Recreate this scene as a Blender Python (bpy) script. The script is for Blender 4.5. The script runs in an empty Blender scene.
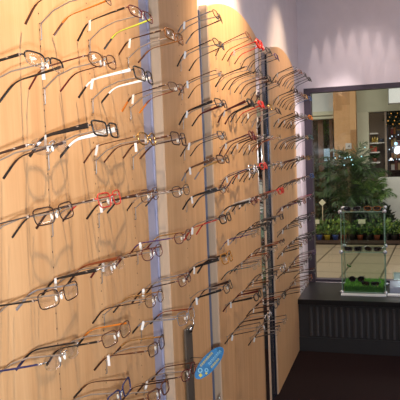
import bpy, math, random
from mathutils import Vector, Matrix, Euler
R = math.radians
S = bpy.context.scene
COL = S.collection
random.seed(11)

# ------------------------------------------------------------------ materials
def lin(c):
    def f(v):
        v /= 255.0
        return v / 12.92 if v <= 0.04045 else ((v + 0.055) / 1.055) ** 2.4
    return (f(c[0]), f(c[1]), f(c[2]), 1.0)

MATS = {}
def mat(name, rgb, rough=0.5, metal=0.0, spec=0.5, noise=0.0, nscale=40.0, bump=0.0, coat=0.0, emit=None, estr=0.0):
    if name in MATS: return MATS[name]
    m = bpy.data.materials.new(name); m.use_nodes = True
    nt = m.node_tree; b = nt.nodes['Principled BSDF']
    b.inputs['Base Color'].default_value = lin(rgb)
    b.inputs['Roughness'].default_value = rough
    b.inputs['Metallic'].default_value = metal
    b.inputs['Specular IOR Level'].default_value = spec
    b.inputs['Coat Weight'].default_value = coat
    if noise > 0 or bump > 0:
        tc = nt.nodes.new('ShaderNodeTexCoord'); nz = nt.nodes.new('ShaderNodeTexNoise')
        nz.inputs['Scale'].default_value = nscale; nz.inputs['Detail'].default_value = 4
        nt.links.new(tc.outputs['Object'], nz.inputs['Vector'])
        if noise > 0:
            hs = nt.nodes.new('ShaderNodeHueSaturation'); hs.inputs['Color'].default_value = lin(rgb)
            mr = nt.nodes.new('ShaderNodeMapRange')
            mr.inputs['From Min'].default_value = 0.3; mr.inputs['From Max'].default_value = 0.7
            mr.inputs['To Min'].default_value = 1 - noise; mr.inputs['To Max'].default_value = 1 + noise
            nt.links.new(nz.outputs['Fac'], mr.inputs['Value'])
            nt.links.new(mr.outputs['Result'], hs.inputs['Value'])
            nt.links.new(hs.outputs['Color'], b.inputs['Base Color'])
        if bump > 0:
            bp = nt.nodes.new('ShaderNodeBump'); bp.inputs['Strength'].default_value = bump
            bp.inputs['Distance'].default_value = 0.01
            nt.links.new(nz.outputs['Fac'], bp.inputs['Height']); nt.links.new(bp.outputs['Normal'], b.inputs['Normal'])
    if emit:
        b.inputs['Emission Color'].default_value = lin(emit); b.inputs['Emission Strength'].default_value = estr
    MATS[name] = m
    return m

def wood(name, c1, c2, scale=1.0, rough=0.45, plank=0.0):
    m = bpy.data.materials.new(name); m.use_nodes = True
    nt = m.node_tree; N = nt.nodes.new; L = nt.links.new
    b = nt.nodes['Principled BSDF']; b.inputs['Roughness'].default_value = rough
    b.inputs['Specular IOR Level'].default_value = 0.3
    tc = N('ShaderNodeTexCoord'); mp = N('ShaderNodeMapping')
    mp.inputs['Scale'].default_value = (22 * scale, 22 * scale, 0.9 * scale)
    L(tc.outputs['Object'], mp.inputs['Vector'])
    n1 = N('ShaderNodeTexNoise'); n1.inputs['Scale'].default_value = 1.6; n1.inputs['Detail'].default_value = 5
    n1.inputs['Distortion'].default_value = 0.25
    L(mp.outputs['Vector'], n1.inputs['Vector'])
    mp2 = N('ShaderNodeMapping'); mp2.inputs['Scale'].default_value = (160 * scale, 160 * scale, 9 * scale)
    L(tc.outputs['Object'], mp2.inputs['Vector'])
    n2 = N('ShaderNodeTexNoise'); n2.inputs['Scale'].default_value = 1.0; n2.inputs['Detail'].default_value = 2
    L(mp2.outputs['Vector'], n2.inputs['Vector'])
    mx = N('ShaderNodeMix'); mx.data_type = 'FLOAT'; mx.inputs['Factor'].default_value = 0.3
    L(n1.outputs['Fac'], mx.inputs[2]); L(n2.outputs['Fac'], mx.inputs[3])
    val = mx.outputs[0]
    if plank > 0:
        sx = N('ShaderNodeSeparateXYZ'); L(tc.outputs['Object'], sx.inputs[0])
        ad = N('ShaderNodeMath'); ad.operation = 'ADD'; L(sx.outputs['X'], ad.inputs[0]); L(sx.outputs['Y'], ad.inputs[1])
        dv = N('ShaderNodeMath'); dv.operation = 'DIVIDE'; dv.inputs[1].default_value = plank; L(ad.outputs[0], dv.inputs[0])
        fl = N('ShaderNodeMath'); fl.operation = 'FLOOR'; L(dv.outputs[0], fl.inputs[0])
        z1 = N('ShaderNodeMath'); z1.operation = 'MULTIPLY_ADD'; z1.inputs[1].default_value = 2.2
        wn0 = N('ShaderNodeTexWhiteNoise'); wn0.noise_dimensions = '1D'; L(fl.outputs[0], wn0.inputs['W'])
        L(sx.outputs['Z'], z1.inputs[0]); L(wn0.outputs['Value'], z1.inputs[2])
        fz = N('ShaderNodeMath'); fz.operation = 'FLOOR'; L(z1.outputs[0], fz.inputs[0])
        cb = N('ShaderNodeMath'); cb.operation = 'MULTIPLY_ADD'; cb.inputs[1].default_value = 7.31
        L(fz.outputs[0], cb.inputs[0]); L(fl.outputs[0], cb.inputs[2])
        wn = N('ShaderNodeTexWhiteNoise'); wn.noise_dimensions = '1D'; L(cb.outputs[0], wn.inputs['W'])
        m2 = N('ShaderNodeMix'); m2.data_type = 'FLOAT'; m2.inputs['Factor'].default_value = 0.3
        m2.inputs['Factor'].default_value = 0.5; L(val, m2.inputs[2]); L(wn.outputs['Value'], m2.inputs[3]); val = m2.outputs[0]
    cr = N('ShaderNodeValToRGB')
    cr.color_ramp.elements[0].position = 0.3; cr.color_ramp.elements[0].color = lin(c1)
    cr.color_ramp.elements[1].position = 0.7; cr.color_ramp.elements[1].color = lin(c2)
    L(val, cr.inputs['Fac']); L(cr.outputs['Color'], b.inputs['Base Color'])
    MATS[name] = m
    return m

def glassy(name, tint=(250, 252, 250), gloss=0.1, dens=0.0):
    if name in MATS: return MATS[name]
    m = bpy.data.materials.new(name); m.use_nodes = True
    nt = m.node_tree; N = nt.nodes.new; L = nt.links.new
    nt.nodes.remove(nt.nodes['Principled BSDF'])
    out = nt.nodes['Material Output']
    t = N('ShaderNodeBsdfTransparent'); t.inputs['Color'].default_value = lin(tint)
    g = N('ShaderNodeBsdfGlossy'); g.inputs['Roughness'].default_value = 0.02
    lw = N('ShaderNodeLayerWeight'); lw.inputs['Blend'].default_value = 0.25
    mr = N('ShaderNodeMapRange'); mr.inputs['To Min'].default_value = gloss; mr.inputs['To Max'].default_value = min(0.6, gloss * 5)
    L(lw.outputs['Facing'], mr.inputs['Value'])
    mx = N('ShaderNodeMixShader'); L(mr.outputs['Result'], mx.inputs[0]); L(t.outputs[0], mx.inputs[1]); L(g.outputs[0], mx.inputs[2])
    L(mx.outputs[0], out.inputs['Surface'])
    MATS[name] = m
    return m

MAPLE = wood('maple_veneer', (199, 152, 107), (221, 178, 132), 1.0, 0.42)
EDGE = wood('maple_edge', (206, 176, 148), (222, 194, 166), 1.0, 0.45)
COLW = wood('laminated_pine', (160, 118, 76), (196, 154, 108), 0.5, 0.5, plank=0.12)
PAINT = mat('mauve_wall_paint', (220, 211, 217), 0.8, noise=0.03, nscale=12)
CEIL = mat('ceiling_paint', (215, 212, 206), 0.9)
CARPET = mat('brown_carpet', (38, 26, 26), 0.95, spec=0.1, noise=0.35, nscale=260, bump=0.6)
ALU = mat('lavender_anodised_channel', (164, 166, 194), 0.4, 0.0)
ALUD = mat('blue_grey_channel', (118, 123, 144), 0.35, 0.1)
ALUX = mat('dark_slate_channel', (58, 66, 84), 0.25, 0.6)
DARK = mat('drilled_hole_dark', (60, 40, 26), 0.9)
CHROME = mat('chrome', (215, 218, 222), 0.15, 1.0)
WIRE = mat('peg_wire_steel', (176, 170, 166), 0.35, 0.75)
TAGW = mat('white_tag_paper', (240, 240, 240), 0.6)
LENS = glassy('clear_lens', (254, 254, 253), 0.03)
DEMO = glassy('clear_lens_shiny', (252, 253, 254), 0.05)
SUN = mat('dark_sun_lens', (22, 20, 22), 0.08, spec=0.8)
PANE = glassy('window_glass', (250, 252, 251), 0.03)
ACRY = glassy('acrylic_sheet', (240, 248, 244), 0.05)
GEDGE = mat('green_glass_edge', (128, 160, 142), 0.2, spec=0.7)
MIRR = mat('mirror_silver', (225, 226, 226), 0.03, 1.0)
SILI = mat('nose_pad_silicone', (226, 222, 214), 0.25)

FC = {  # frame colours: rgb, roughness, metallic
 'black': ((22, 20, 22), .3, .0), 'gunmetal': ((88, 86, 90), .3, .8), 'silver': ((200, 200, 204), .22, .9),
 'gold': ((196, 158, 96), .25, .85), 'brown': ((84, 46, 28), .3, .15), 'bronze': ((112, 78, 56), .3, .6),
 'tortoiseshell': ((132, 84, 40), .2, .0), 'wine red': ((92, 24, 28), .28, .2), 'red': ((196, 40, 30), .28, .0),
 'orange': ((206, 116, 30), .3, .0), 'white': ((244, 244, 244), .35, .0), 'navy blue': ((42, 46, 92), .3, .3),
 'blue': ((56, 92, 150), .3, .3), 'purple': ((84, 56, 112), .3, .3), 'lime green': ((190, 205, 62), .35, .0),
 'amber': ((186, 126, 50), .2, .0), 'copper': ((150, 84, 52), .28, .6), 'grey': ((140, 140, 148), .35, .4),
 'dark brown': ((52, 28, 22), .3, .1), 'pink': ((190, 90, 120), .3, .1), 'teal': ((40, 96, 106), .3, .2)}
def fmat(c):
    rgb, r, m = FC[c]
    return mat('frame_' + c.replace(' ', '_'), rgb, r, m)

# ------------------------------------------------------------------ mesh helpers
class MB:
    def __init__(s): s.v = []; s.f = []; s.mi = []; s.sm = []
    def add(s, vs, fs, mi=0, smooth=True):
        o = len(s.v); s.v += [tuple(x) for x in vs]
        for f in fs:
            s.f.append(tuple(i + o for i in f)); s.mi.append(mi); s.sm.append(smooth)
    def box(s, lo, hi, mi=0, M=None):
        x0, y0, z0 = lo; x1, y1, z1 = hi
        vs = [(x0,y0,z0),(x1,y0,z0),(x1,y1,z0),(x0,y1,z0),(x0,y0,z1),(x1,y0,z1),(x1,y1,z1),(x0,y1,z1)]
        if M is not None: vs = [tuple(M @ Vector(v)) for v in vs]
        s.add(vs, [(0,3,2,1),(4,5,6,7),(0,1,5,4),(1,2,6,5),(2,3,7,6),(3,0,4,7)], mi, False)
    def tube(s, pts, r, n=6, mi=0, closed=False, up=None, flat=1.0, cap=True):
        """tube along pts; r a number or list; flat squeezes the section along the second axis"""
        P = [Vector(p) for p in pts]; k = len(P)
        rs = r if isinstance(r, (list, tuple)) else [r] * k
        vs = []; pu = Vector(up) if up is not None else None
        for i in range(k):
            if closed: t = P[(i + 1) % k] - P[i - 1]
            else: t = P[min(i + 1, k - 1)] - P[max(i - 1, 0)]
            t.normalize()
            if up is not None: a = pu - t * pu.dot(t)
            else:
                if pu is None: pu = Vector((0, 0, 1)) if abs(t.z) < .9 else Vector((1, 0, 0))
                a = pu - t * pu.dot(t)
                pu = a.copy()
            a.normalize(); b = t.cross(a)
            for j in range(n):
                th = 2 * math.pi * (j + .5) / n
                vs.append(P[i] + (a * math.cos(th) + b * math.sin(th) * flat) * rs[i])
        fs = []
        for i in range(k if closed else k - 1):
            for j in range(n):
                a0 = i * n + j; a1 = i * n + (j + 1) % n; i2 = (i + 1) % k
                fs.append((a0, a1, i2 * n + (j + 1) % n, i2 * n + j))
        if not closed and cap:
            fs.append(tuple(range(n))[::-1]); fs.append(tuple((k - 1) * n + j for j in range(n)))
        s.add(vs, fs, mi)
    def ball(s, c, r, mi=0, nu=8, nv=6, sc=(1, 1, 1)):
        vs = [(c[0], c[1], c[2] - r * sc[2])]
        for i in range(1, nv):
            ph = math.pi * i / nv - math.pi / 2
            for j in range(nu):
                th = 2 * math.pi * j / nu
                vs.append((c[0] + r * sc[0] * math.cos(ph) * math.cos(th), c[1] + r * sc[1] * math.cos(ph) * math.sin(th), c[2] + r * sc[2] * math.sin(ph)))
        vs.append((c[0], c[1], c[2] + r * sc[2])); fs = []
        for j in range(nu): fs.append((0, 1 + (j + 1) % nu, 1 + j))
        for i in range(nv - 2):
            for j in range(nu):
                a = 1 + i * nu
                fs.append((a + j, a + (j + 1) % nu, a + nu + (j + 1) % nu, a + nu + j))
        a = 1 + (nv - 2) * nu
        for j in range(nu): fs.append((a + j, a + (j + 1) % nu, len(vs) - 1))
        s.add(vs, fs, mi)
    def lathe(s, prof, c=(0, 0, 0), n=16, mi=0):
        vs = []; fs = []
        for (r, z) in prof:
            for j in range(n):
                th = 2 * math.pi * j / n; vs.append((c[0] + r * math.cos(th), c[1] + r * math.sin(th), c[2] + z))
        for i in range(len(prof) - 1):
            for j in range(n):
                fs.append((i*n+j, i*n+(j+1)%n, (i+1)*n+(j+1)%n, (i+1)*n+j))
        fs.append(tuple(range(n))[::-1]); fs.append(tuple((len(prof)-1)*n+j for j in range(n)))
        s.add(vs, fs, mi)
    def build(s, name, mats, parent=None, loc=(0, 0, 0)):
        me = bpy.data.meshes.new(name); me.from_pydata(s.v, [], s.f); me.update()
        if not isinstance(mats, (list, tuple)): mats = [mats]
        for m in mats: me.materials.append(m)
        me.polygons.foreach_set('material_index', s.mi); me.polygons.foreach_set('use_smooth', s.sm)
        o = bpy.data.objects.new(name, me); COL.objects.link(o); o.location = loc
        if parent is not None: o.parent = parent
        return o

def bevel(o, w, seg=2):
    b = o.modifiers.new('bevel', 'BEVEL'); b.width = w; b.segments = seg; b.limit_method = 'ANGLE'
    return o
def thing(name, label, cat, loc=(0, 0, 0), rot=(0, 0, 0), group=None):
    o = bpy.data.objects.new(name, None); COL.objects.link(o); o.location = loc; o.rotation_euler = rot
    o.empty_display_size = .05
    return tag(o, label, cat, group)
def tag(o, label, cat, group=None, kind=None):
    o['label'] = label; o['category'] = cat
    if group: o['group'] = group
    if kind: o['kind'] = kind
    return o
def struct(o): o['kind'] = 'structure'; return o
def boxobj(name, lo, hi, m, parent=None, bv=0):
    b = MB(); b.box(lo, hi); o = b.build(name, m, parent)
    if bv: bevel(o, bv)
    return o

# ------------------------------------------------------------------ room shell
XR, YB, ZC = 3.2, -1.6, 2.75       # right wall, wall behind the camera, ceiling
YE = 4.9                            # end wall with the shop window
struct(boxobj('floor', (-.16, YB - .1, -.12), (XR + .1, YE, 0), CARPET))
struct(boxobj('ceiling', (-.16, YB - .1, ZC), (XR + .1, YE + .13, ZC + .1), CEIL))
struct(boxobj('wall_left', (-.16, YB - .1, 0), (-.035, YE, ZC), PAINT))
struct(boxobj('wall_right', (XR, YB - .1, 0), (XR + .12, YE, ZC), PAINT))
struct(boxobj('wall_back', (-.035, YB - .12, 0), (XR, YB, ZC), PAINT))
WX0, WX1, WZ0, WZ1 = .002, 2.35, .375, 1.876
b = MB()
b.box((-.16, YE, WZ1), (XR + .1, YE + .12, ZC)); b.box((-.16, YE, 0), (XR + .1, YE + .12, WZ0))
b.box((-.16, YE, WZ0), (WX0, YE + .12, WZ1)); b.box((WX1, YE, WZ0), (XR + .1, YE + .12, WZ1))
struct(b.build('wall_end', PAINT))
FRAME = mat('plum_window_frame', (54, 43, 56), 0.45, 0.1)
b = MB()
b.box((0, 0, 0), (.052, .09, 1.50)); b.box((WX1 - WX0 - .052, 0, 0), (WX1 - WX0, .09, 1.50))
b.box((.052, 0, 1.465), (WX1 - WX0 - .052, .09, 1.50)); b.box((.052, 0.02, 0), (WX1 - WX0 - .052, .09, .02))
win = b.build('window_1', FRAME, None, (WX0, YE - .012, WZ0)); struct(win)
b = MB(); b.box((.048, .045, .015), (WX1 - WX0 - .048, .053, 1.47)); b.build('pane', PANE, win)

# ------------------------------------------------------------------ maple display panels with arched tops
def panel(label, y0, y1, zend, zpk, cols, holes):
    b = MB(); N = 24; t = .033; c = .004
    def ring(x, inset):
        out = [(x, y0 + inset, .004), (x, y1 - inset, .004)]
        for i in range(N + 1):
            s_ = 1 - i / N; y = y0 + inset + (y1 - y0 - 2 * inset) * s_
            q = 2 * s_ - 1
            out.append((x, y, zend + (zpk - zend) * (1 - q * q) - inset))
        return out
    r0, r1, r2 = ring(-t, 0), ring(-c, 0), ring(0, c); n = len(r0)
    vs = r0 + r1 + r2; fs = [tuple(range(n))[::-1], tuple(2 * n + i for i in range(n))]
    b.add(vs, fs, 0, False)
    b.add(vs, [(k*n+i, k*n+(i+1)%n, (k+1)*n+(i+1)%n, (k+1)*n+i) for k in (0, 1) for i in range(n)], 1, False)
    for yc in cols:                       # shelf-pin holes drilled every 32 mm
        for k in range(holes):
            zc = 1.707 + .032 * 6 - .032 * k
            if zc > zend - .03 or zc < .08: continue
            vs = [(.0004, yc +   .0016 * math.cos(a * math.pi / 4), zc + .0021 * math.sin(a * math.pi / 4)) for a in range(8)]
            b.add(vs, [tuple(range(8))], 2, False)
    o = b.build('display_board', [MAPLE, EDGE, DARK], None, (0, 0, 0))
    return tag(o, label, 'display panel', 'maple wall panels holding the eyeglasses')
C1 = [.702, .915, 1.127, 1.3365, 1.5545]; C2 = [1.985]; C3 = [2.43, 2.63, 2.83, 3.03]; C4 = [3.62, 3.82, 4.02, 4.22]
panel('nearest and widest maple panel filling the left side, its top cut off', .0, 1.656, 2.06, 2.12, C1, 64)
panel('narrowest maple panel, between lavender strip and grey strip, one column of eyeglasses', 1.806, 2.213, 1.99, 2.03, C2, 64)
panel('wide maple panel with arched top, third from the camera, mirror strip at right', 2.335, 3.30, 1.975, 2.05, C3, 0)
panel('farthest maple panel with arched top, ending at the shop window ledge', 3.51, 4.45, 1.97, 2.045, C4, 0)
# metal channels set on the wall between the panels
def channel(lo, hi, m, label, ztop, x=-.0345):
    b = MB()
    b.box((x, lo, .004), (x + .003, hi, ztop))
    b.box((x + .003, lo + .004, .004), (x + .008, lo + .012, ztop)); b.box((x + .003, hi - .012, .004), (x + .008, hi - .004, ztop))
    return tag(b.build('wall_channel', m), label, 'metal channel', 'metal channels between the maple panels')
channel(1.66, 1.802, ALU, 'lavender metal channel between the nearest and the narrow maple panel', 2.06)
channel(2.217, 2.331, ALUD, 'blue-grey metal channel left of the third maple panel', 1.955)
channel(3.304, 3.506, ALUX, 'dark slate metal channel beside the farthest maple panel', 1.95, -.014)
b = MB(); b.box((.0006, 3.242, .006), (.004, 3.299, 1.945)); tag(b.build('edge_trim', EDGE), 'pale upright trim strip between mirror strip and dark slate channel', 'trim strip')
b = MB(); b.box((.0006, 3.15, .05), (.0036, 3.235, 1.95)); b.box((.0006, 3.146, .05), (.005, 3.15, 1.95)); b.box((.0006, 3.235, .05), (.005, 3.239, 1.95))
tag(b.build('mirror_strip', MIRR), 'tall narrow mirror strip on the third maple panel', 'mirror')

# ------------------------------------------------------------------ eyeglasses
SH = {'rectangular': (.0240, .0136, 4.2), 'oval': (.0238, .0138, 2.6), 'round': (.0215, .0185, 2.0), 'narrow': (.0256, .0118, 3.0), 'square': (.0240, .0165, 4.5), 'wide rectangular': (.0272, .0142, 5.0)}
def loop(shape, sgn, n, sc=1.0, grow=0.0):
    w, h, e = SH[shape]; w = w * sc + grow; h = h * sc + grow
    cx = sgn * (SH[shape][0] * sc + .0085); pts = []
    for i in range(n):
        th = 2 * math.pi * i / n; c, s_ = math.cos(th), math.sin(th)
        x = w * math.copysign(abs(c) ** (2 / e), c); z = h * math.copysign(abs(s_) ** (2 / e), s_)
        x *= 1 + .05 * (z / h); z += .06 * abs(x) * sgn * math.copysign(1, x) * .6
        X = cx + x; pts.append((X, 1.5 * X * X, z))
    return pts

def eyeglasses(name, label, cat, st, loc, rot, detail=1, group=None, tagged=True, open_=True):
    """st: shape, rim colour, rim style (full/half/rimless), temple out, temple in, tip, temple height, rim thickness"""
    shape, rimc, rstyle, tout, tin, tip, th, rr = st[:8]
    sunny = len(st) > 8 and st[8]
    rr *= .88 if detail else 1.3
    root = thing(name, label, cat, loc, rot, group)
    n = 28 if detail else 18; k = 6 if detail else 5
    sc = 1.0
    w, h, e = SH[shape]
    fm = MB()
    for sg in (-1, 1):
        lp = loop(shape, sg, n, sc)
        if rstyle == 'full': fm.tube(lp, rr, k, 0, True, up=(0, 1, 0), flat=1.15)
        elif rstyle == 'half':
            fm.tube([lp[i] for i in range(0, n // 2 + 1)], rr, k, 0, False, up=(0, 1, 0), flat=1.15)
            fm.tube([lp[i % n] for i in range(n // 2, n + 1)], .0005, 4, 1, False, up=(0, 1, 0))
        # end piece, from the lens to the hinge
        em = MB() if rstyle == 'rimless' else fm
        ox = sg * (2 * w + .0085); zz = h * .35
        em.tube([(ox - sg * .0015, 1.5 * ox * ox, zz), (ox + sg * .004, .0065, zz + .001), (ox + sg * .0055, .011, zz + .001)], max(rr, .0013), k, 0, up=(0, 0, 1))
        em.box((ox + sg * .0055 - .0012, .009, zz - .0012), (ox + sg * .0055 + .0012, .013, zz + .0032), 1)
        if rstyle == 'rimless':
            em.ball((ox - sg * .004, 1.5 * ox * ox - .0015, zz), .0014, 1, 6, 4)
            em.build('end_piece', [fmat(rimc), fmat('silver')], root)
    bz = h * .3
    fm.tube([(-.0095, .0002, bz), (-.005, -.0018, bz + .0026), (0, -.0024, bz + .0034), (.005, -.0018, bz + .0026), (.0095, .0002, bz)], max(rr * .95, .0011), k, 0, up=(0, 1, 0))
    if detail and rstyle != 'full' or (detail and rr < .001):
        pass
    fm.build('bridge' if rstyle == 'rimless' else 'frame_front', [fmat(rimc), fmat('silver')], root)
    for sg in (-1, 1):
        lp = loop(shape, sg, n, sc, -.0002 if rstyle != 'rimless' else .0)
        cx = sg * (w + .0085); b = MB(); vs = []; yc = 1.5 * cx * cx - .0014
        for d in (0, .0011):
            for f in (1.0, .55):
                for (X, Y, Z) in lp: vs.append((cx + (X - cx) * f, (yc + d) + (Y - yc) * (f if f < 1 else 1) * (1 if f == 1 else .5), Z * f))
            vs.append((cx, yc + d, 0))
        m2 = 2 * n + 1; fs = []
        for d in (0, 1):
            o = d * m2
            for i in range(n):
                j = (i + 1) % n
                a = (o + i, o + j, o + n + j, o + n + i); c = (o + n + i, o + n + j, o + 2 * n)
                fs.append(a if (d == 0) == (sg > 0) or True else a); fs.append(c)
        for i in range(n): fs.append((i, (i + 1) % n, m2 + (i + 1) % n, m2 + i))
        b.add(vs, fs, 0); b.build('lens', SUN if sunny else (DEMO if rstyle == 'rimless' else LENS), root)
        if detail:
            b = MB(); b.ball((sg * .0075, .0065, -h * .28), .0034, 0, 8, 6, (.5, .8, 1.5))
            b.tube([(sg * .0095, .001, -h * .05), (sg * .0085, .005, -h * .12), (sg * .0075, .0068, -h * .28)], .0005, 4, 1)
            b.build('nose_pad', [SILI, fmat('silver')], root)
    # temples
    ox = 2 * w + .0085 + .0055; zz = h * .35 + .001
    for sg in (-1, 1):
        b = MB(); pts = []
        L1 = .076; rb = .052; drop = R(38)
        for i in range(8): pts.append((i / 7 * L1, 0, 0))
        for i in range(1, 5):
            a = drop * i / 4; pts.append((L1 + rb * math.sin(a), -rb * (1 - math.cos(a)), a))
        for i in range(1, 6):
            q = .031 * i / 5; pts.append((pts[11][0] + q * math.cos(drop), pts[11][1] - q * math.sin(drop), drop))
        hs = []
        for i, (u, v, a) in enumerate(pts):
            if th > .003: hh = th * (1 - .55 * min(1, u / .095))
            else: hh = th
            if i > 9: hh = max(hh, .0032 if th < .003 else .0038) * (1 + .2 * (i - 10) / 6)
            hs.append(max(hh, .0017) if detail else max(hh, .0032))
        tk = (.0011 if th < .003 else .0015) * (1 if detail else 1.3)
        def ringpts(i):
            u, v, a = pts[i]; hh = hs[i] / 2 * 1.0
            x = sg * (ox + .002 * math.sin(min(u, .1) / .1 * math.pi) - (.006 * max(0, u - .1) / .04))
            y = .0115 + u; z = zz + v
            nx, nz = math.sin(a), math.cos(a)
            k2 = .55
            out = []
            for (dx, dz) in ((1, k2), (k2, 1), (-k2, 1), (-1, k2), (-1, -k2), (-k2, -1), (k2, -1), (1, -k2)):
                out.append((x + sg * dx * tk, y + dz * hh * nx, z + dz * hh * nz))
            return out
        def strip(i0, i1, mo, mi_):
            bb = MB(); rs = [ringpts(i) for i in range(i0, i1 + 1)]
            vs = [q for r_ in rs for q in r_]
            for i in range(len(rs) - 1):
                for j in range(8):
                    j2 = (j + 1) % 8
                    inner = j in (2, 3, 4)
                    f = (i*8+j, i*8+j2, (i+1)*8+j2, (i+1)*8+j)
                    bb.add([vs[q] for q in f], [(0, 1, 2, 3)], 1 if inner else 0, False)
            bb.add(rs[0], [tuple(range(8))], 0, False); bb.add(rs[-1], [tuple(range(8))[::-1]], 0, False)
            return bb
        tp = strip(0, 11, 0, 1).build('temple', [fmat(tout), fmat(tin)], root)
        strip(11, 16, 0, 1).build('temple_tip', [fmat(tip), fmat(tip)], tp)
        if detail and th > .003 and sg < 0:
            q = ringpts(2); b2 = MB(); u = q[0]
            b2.box((u[0] - sg * .0004 - .0004, u[1] - .004, u[2] - .0012), (u[0] + .0006, u[1] + .006, u[2] + .0004))
            b2.build('temple_mark', fmat('silver'), tp)
    if tagged:
        b = MB(); u = .088; x0 = -ox - .0025; ry = random.uniform(-.5, .5)
        M = Matrix.Translation((x0, .0115 + u, zz)) @ Matrix.Rotation(R(10) + rot_t(rot), 4, 'X') @ Matrix.Rotation(ry, 4, 'Z') @ Matrix.Rotation(random.uniform(-.35, .1), 4, 'X')
        b.box((-.0004, -.0033, -.022), (.0004, .0033, .001), 0, M)
        b.tube([M @ Vector((.0, 0, -.001)), M @ Vector((.0015, 0, .003)), M @ Vector((.004, .0, .0028)), M @ Vector((.0045, 0, -.002)), M @ Vector((.0, 0, -.003))], .0004, 4, 0)
        b.build('price_tag', TAGW, root)
    return root
def rot_t(rot): return -rot[0]

ORD = ['top', 'second', 'third', 'fourth', 'fifth', 'sixth', 'seventh', 'eighth', 'ninth', 'tenth', 'eleventh']
COLN = ['leftmost', 'second', 'third', 'fourth', 'fifth']
def peg(y, zb, label, group, detail):
    """wire peg: two prongs in neighbouring holes, arm rising out to the nose bridge"""
    zh = zb - .048; b = MB(); k = 6 if detail else 5
    zb2 = .0445
    b.tube([(.0, 0, 0), (.006, 0, .001), (.010, 0, .0045), (.034, 0, .0225), (.07, 0, .0355), (.137, 0, zb2), (.1395, 0, zb2 + .002), (.141, 0, zb2 + .0045)][::-1] , .0016, k, 0)
    b.tube([(.006, 0, .001), (.0042, 0, -.004), (.004, 0, -.029), (.0032, 0, -.0315), (0, 0, -.032)], .0012, k, 0)
    o = b.build('display_peg', WIRE, None, (0.0002, y, zh))
    return tag(o, label, 'wire peg', group)
def rimword(st):
    r = {'full': st[1] + ' ' + {'narrow': 'narrow oval'}.get(st[0], st[0]), 'half': st[1] + ' half-rim', 'rimless': 'rimless'}[st[2]]
    t = st[3] if st[3] == st[4] else st[3] + '-and-' + st[4].replace(' ', '-')
    return r, t
def mount(y, zb, st, pl, row, col, grp, detail=1, tagged=True, tilt=None, yaw=None):
    r, t = rimword(st)
    where = pl + ', ' + ORD[row] + ' row' + ('' if col is None else ', ' + COLN[col] + ' column')
    tl = (R(random.uniform(8, 14)) if detail else R(random.uniform(15, 22) if zb > 1.25 else random.uniform(10, 16))) if tilt is None else tilt
    yw = R(random.uniform(-4, 4)) if yaw is None else yaw
    h = SH[st[0]][1]
    eyeglasses('eyeglasses', r + ' eyeglasses with ' + t + ' temples, ' + where, 'eyeglasses', st,
               (.14, y, zb - h * .3), (-tl, R(random.uniform(-2.5, 2.5)), R(90) + yw), detail, 'eyeglasses on the ' + grp, tagged)
    peg(y, zb, 'thin steel wire peg under the ' + ('rimless' if st[2] == 'rimless' else st[1]) + ' eyeglasses, ' + where, 'wire pegs on the ' + grp, detail)

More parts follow.
